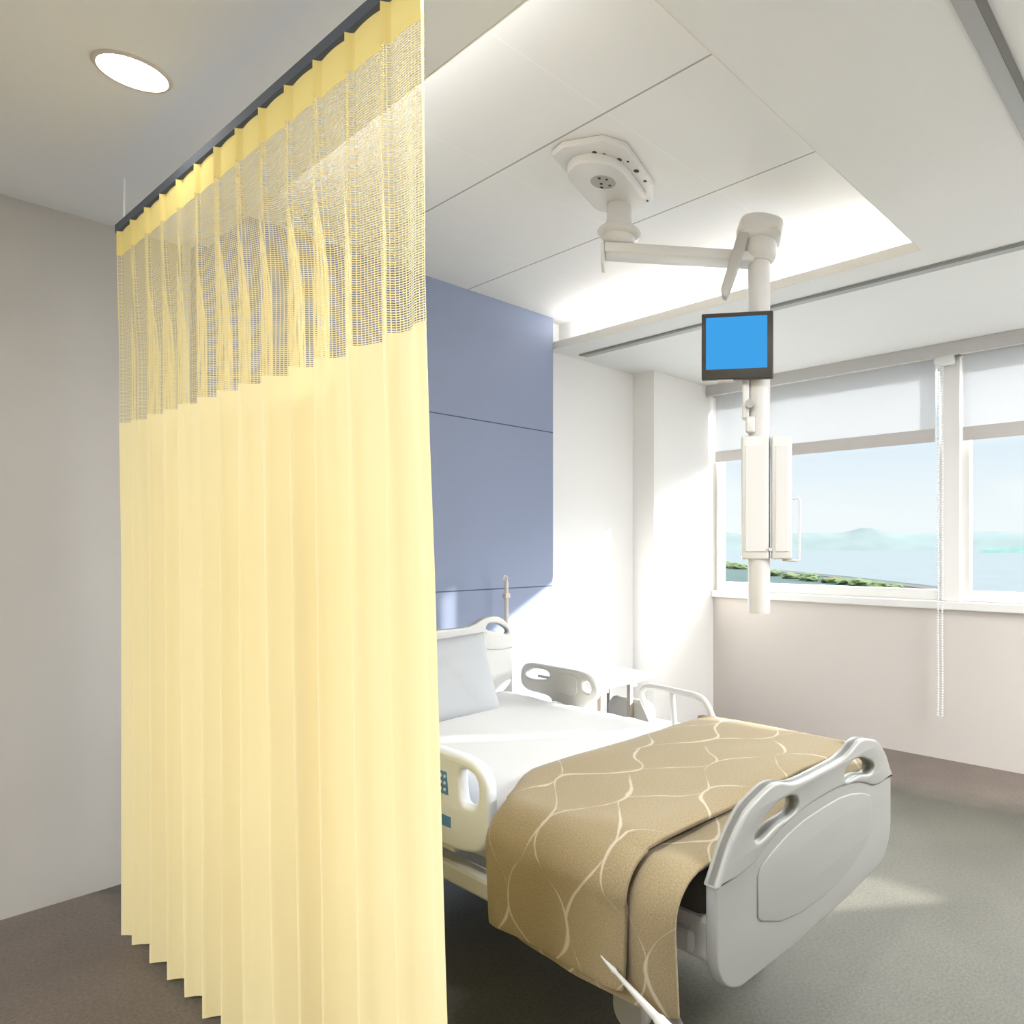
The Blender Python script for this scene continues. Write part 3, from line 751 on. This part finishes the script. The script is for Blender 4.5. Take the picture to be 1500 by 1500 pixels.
# bracket between screen and panels
bm = bmesh.new(); local(bm, -.075, -.045, .0, .05, 1.96, 2.17, .006); local(bm, -.06, -.02, .02, .06, 1.90, 1.97, .008)
obj('side_bracket', bm, M['pend'], pd, smooth=50)
obj('clamp_knob', T([lp(-.045, .055, 2.02), lp(-.045, .085, 2.02)], .018, 16), M['greyp'], pd, smooth=50)
# screen
scr = Matrix.Translation((PXc, PYc, 0)) @ Matrix(((rgt.x, -fwd.x, 0, 0), (rgt.y, -fwd.y, 0, 0), (0, 0, 1, 0), (0, 0, 0, 1))) @ Matrix.Rotation(math.radians(9), 4, 'Z')
# x right, d towards viewer
mon = obj('monitor', box(bmesh.new(), -.238, .070, .075, .105, 2.122, 2.408, bev=.005, mat=scr), M['bezel'], pd, smooth=50)
obj('screen', box(bmesh.new(), -.218, .046, .1045, .1062, 2.166, 2.388, mat=scr), M['screen'], mon)
bm = bmesh.new(); box(bm, -.17, -.10, .08, .102, 2.112, 2.123, bev=.002, mat=scr)
obj('monitor_buttons', bm, M['greyp'], mon)
obj('monitor_mount', box(bmesh.new(), -.06, .02, .04, .09, 2.20, 2.32, bev=.004, mat=scr), M['greyp'], mon)

# ------------------------------------------------------------------ outside
bm = bmesh.new()
vs = [bm.verts.new(p) for p in ((6, -9000, -16), (12000, -9000, -16), (12000, 14000, -16), (6, 14000, -16))]; bm.faces.new(vs)
struct('sea', bm, M['sea'], 'pale blue sea outside the windows')
def ridge(name, dist, a0, a1, hfun, depth, mat, label, group=None):
    bm = bmesh.new(); n = 90; A, Bk, Ck, E = [], [], [], []
    for k in range(n+1):
        a = math.radians(a0+(a1-a0)*k/n); h = hfun(k/n); c, s = math.cos(a), math.sin(a)
        A.append(bm.verts.new((dist*c, dist*s, -26))); Bk.append(bm.verts.new(((dist+depth*.35)*c, (dist+depth*.35)*s, -25+h*.6)))
        Ck.append(bm.verts.new(((dist+depth*.6)*c, (dist+depth*.6)*s, -25+h))); E.append(bm.verts.new(((dist+depth)*c, (dist+depth)*s, -26)))
    for P, Q in ((A, Bk), (Bk, Ck), (Ck, E)):
        for k in range(n): bm.faces.new((P[k], P[k+1], Q[k+1], Q[k]))
    return obj(name, bm, mat, smooth=True, label=label, cat='hill', origin=(dist*math.cos(math.radians((a0+a1)/2)), dist*math.sin(math.radians((a0+a1)/2)), -25), group=group)
ridge('hill', 5200, -12, 60, lambda t: (150+26*noise.noise(Vector((t*14, 0, 0)))+10*noise.noise(Vector((t*60, 0, 2)))+45*math.exp(-((t-.517)/.018)**2))*1.0, 900, M['hill'], 'long hazy hills on the far side of the sea')
M['isle'] = pbr('island green', (.040, .066, .066), 1, noise_amt=.15, noise_scale=.01, spec=0)
ridge('island', 2600, 6, 16.4, lambda t: 22+14*math.sin(PI*t)+6*noise.noise(Vector((t*12, 1, 0))), 300, M['isle'], 'low teal island in the sea outside the right hand window')
# shore land with a road
def strip(offa, offb, z, zb=None):
    P = [(640, 700), (487, 364), (420, 262), (360, 186), (280, 98), (250, 60), (200, 20)]
    bm = bmesh.new(); la = []; lb = []
    for i, p in enumerate(P):
        d = Vector(P[min(i+1, len(P)-1)])-Vector(P[max(i-1, 0)]); d.normalize(); nrm = Vector((d.y, -d.x))
        nrm = -nrm if nrm.x > 0 else nrm
        a = Vector(p)+nrm*offa; b = Vector(p)+nrm*offb
        la.append(bm.verts.new((a.x, a.y, z))); lb.append(bm.verts.new((b.x, b.y, zb if zb is not None else z)))
    for i in range(len(P)-1): bm.faces.new((la[i], la[i+1], lb[i+1], lb[i]))
    return bm
struct('shore', strip(-6, 120, -15.2), M['land'], 'green shore below the windows')
obj('shore_road', strip(0, 9, -15, -15), M['road'], label='pale road along the shore outside the corner window', cat='road', origin=(420, 262, -15))
bm0 = bmesh.new(); bmesh.ops.create_icosphere(bm0, subdivisions=3, radius=1)
for v in bm0.verts:
    v.co *= 1+.35*noise.noise(v.co*1.6)+.18*noise.noise(v.co*4); v.co.z = v.co.z*.7+.45
bush0 = None
shr = [(478, 368, 5), (470, 352, 6), (460, 339, 4), (450, 326, 6), (439, 314, 5), (355, 232, 3.5), (343, 222, 4.5), (320, 196, 4), (309, 178, 4.5), (301, 171, 3), (291, 155, 3.5), (283, 145, 3.5), (274, 132, 4), (262, 118, 3.5), (256, 108, 3)]
for i, (x, y, s) in enumerate(shr):
    lab = 'dark shrub by the shore road at the far left of the corner window' if i < 5 else 'green shrub on the near side of the shore road outside the corner window'
    if bush0 is None:
        bush0 = obj('shrub', bm0, M['leaf'], smooth=True, label=lab, cat='shrub', group='shrubs left of the pendant'); o = bush0
    else:
        o = bush0.copy(); C.objects.link(o); o['label'] = lab; o['group'] = 'shrubs left of the pendant' if i < 5 else 'shrubs along the shore road'
    o.location = (x, y, -15.3); o.scale = (s*1.2, s*1.2, s*.75); o.rotation_euler = (0, 0, i*1.3)

# ------------------------------------------------------------------ light
sun = bpy.data.lights.new('sun', 'SUN'); sun.energy = 10.0; sun.angle = math.radians(1.2); sun.color = (1, .965, .91)
so = bpy.data.objects.new('sun', sun); C.objects.link(so)
so.rotation_euler = Vector((-1, .96, -.61)).to_track_quat('-Z', 'Y').to_euler(); so.location = (20, -10, 15)
w = bpy.data.worlds.new('sky'); bpy.context.scene.world = w; w.use_nodes = True; n = w.node_tree; n.nodes.clear()
out = n.nodes.new('ShaderNodeOutputWorld'); bg = n.nodes.new('ShaderNodeBackground'); n.links.new(bg.outputs[0], out.inputs[0])
tc = n.nodes.new('ShaderNodeTexCoord'); sp = n.nodes.new('ShaderNodeSeparateXYZ'); n.links.new(tc.outputs['Generated'], sp.inputs[0])
cr = n.nodes.new('ShaderNodeValToRGB'); n.links.new(sp.outputs[2], cr.inputs[0])
cr.color_ramp.elements[0].position = 0; cr.color_ramp.elements[0].color = (.93, .96, .98, 1)
cr.color_ramp.elements[1].position = .18; cr.color_ramp.elements[1].color = (.72, .84, .96, 1)
e = cr.color_ramp.elements.new(.34); e.color = (.97, .955, .92, 1)
e = cr.color_ramp.elements.new(.07); e.color = (.88, .94, .98, 1)
nz = n.nodes.new('ShaderNodeTexNoise'); nz.inputs['Scale'].default_value = 5; nz.inputs['Detail'].default_value = 5
mp = n.nodes.new('ShaderNodeMapping'); mp.inputs['Scale'].default_value = (1, 1, 4); n.links.new(tc.outputs['Generated'], mp.inputs[0]); n.links.new(mp.outputs[0], nz.inputs['Vector'])
mr = n.nodes.new('ShaderNodeMapRange'); mr.inputs[1].default_value = .45; mr.inputs[2].default_value = .7; mr.inputs[4].default_value = .7; n.links.new(nz.outputs[0], mr.inputs[0])
mx = n.nodes.new('ShaderNodeMix'); mx.data_type = 'RGBA'; n.links.new(mr.outputs[0], mx.inputs[0]); n.links.new(cr.outputs[0], mx.inputs[6]); mx.inputs[7].default_value = (.96, .975, .985, 1)
n.links.new(mx.outputs[2], bg.inputs[0]); up = n.nodes.new('ShaderNodeMapRange'); up.interpolation_type = 'SMOOTHSTEP'; up.inputs[1].default_value = .18; up.inputs[2].default_value = .30; up.inputs[3].default_value = .53; up.inputs[4].default_value = 7.0
n.links.new(sp.outputs[2], up.inputs[0]); n.links.new(up.outputs[0], bg.inputs[1])
# unseen fill lights added under the ceiling to brighten room, bed and corridor
area(-1.3, 1.2, CZ-.01, .6, 1.8, 50, name='corridor_fill')
area(1.0, .75, CZ-.01, .3, .3, 18, name='bedside_fill')
area(3.3, -1.3, CZ-.01, 1.2, .6, 104, name='room_fill')

# ------------------------------------------------------------------ camera
cam = bpy.data.cameras.new('camera'); co = bpy.data.objects.new('camera', cam); C.objects.link(co)
cam.sensor_width = 36; cam.lens = 36*1001/1500; cam.shift_x = (750-1060)/1500; cam.shift_y = (803-750)/1500; cam.clip_end = 20000; cam.clip_start = .05
co.location = (0, 0, 1.40); co.rotation_euler = (PI/2, 0, math.radians(37-90))
S = bpy.context.scene; S.camera = co
S.view_settings.view_transform = 'Standard'; S.view_settings.look = 'None'; S.view_settings.gamma = 1; S.view_settings.exposure = .98
try: S.view_settings.use_curve_mapping = False
except Exception: pass
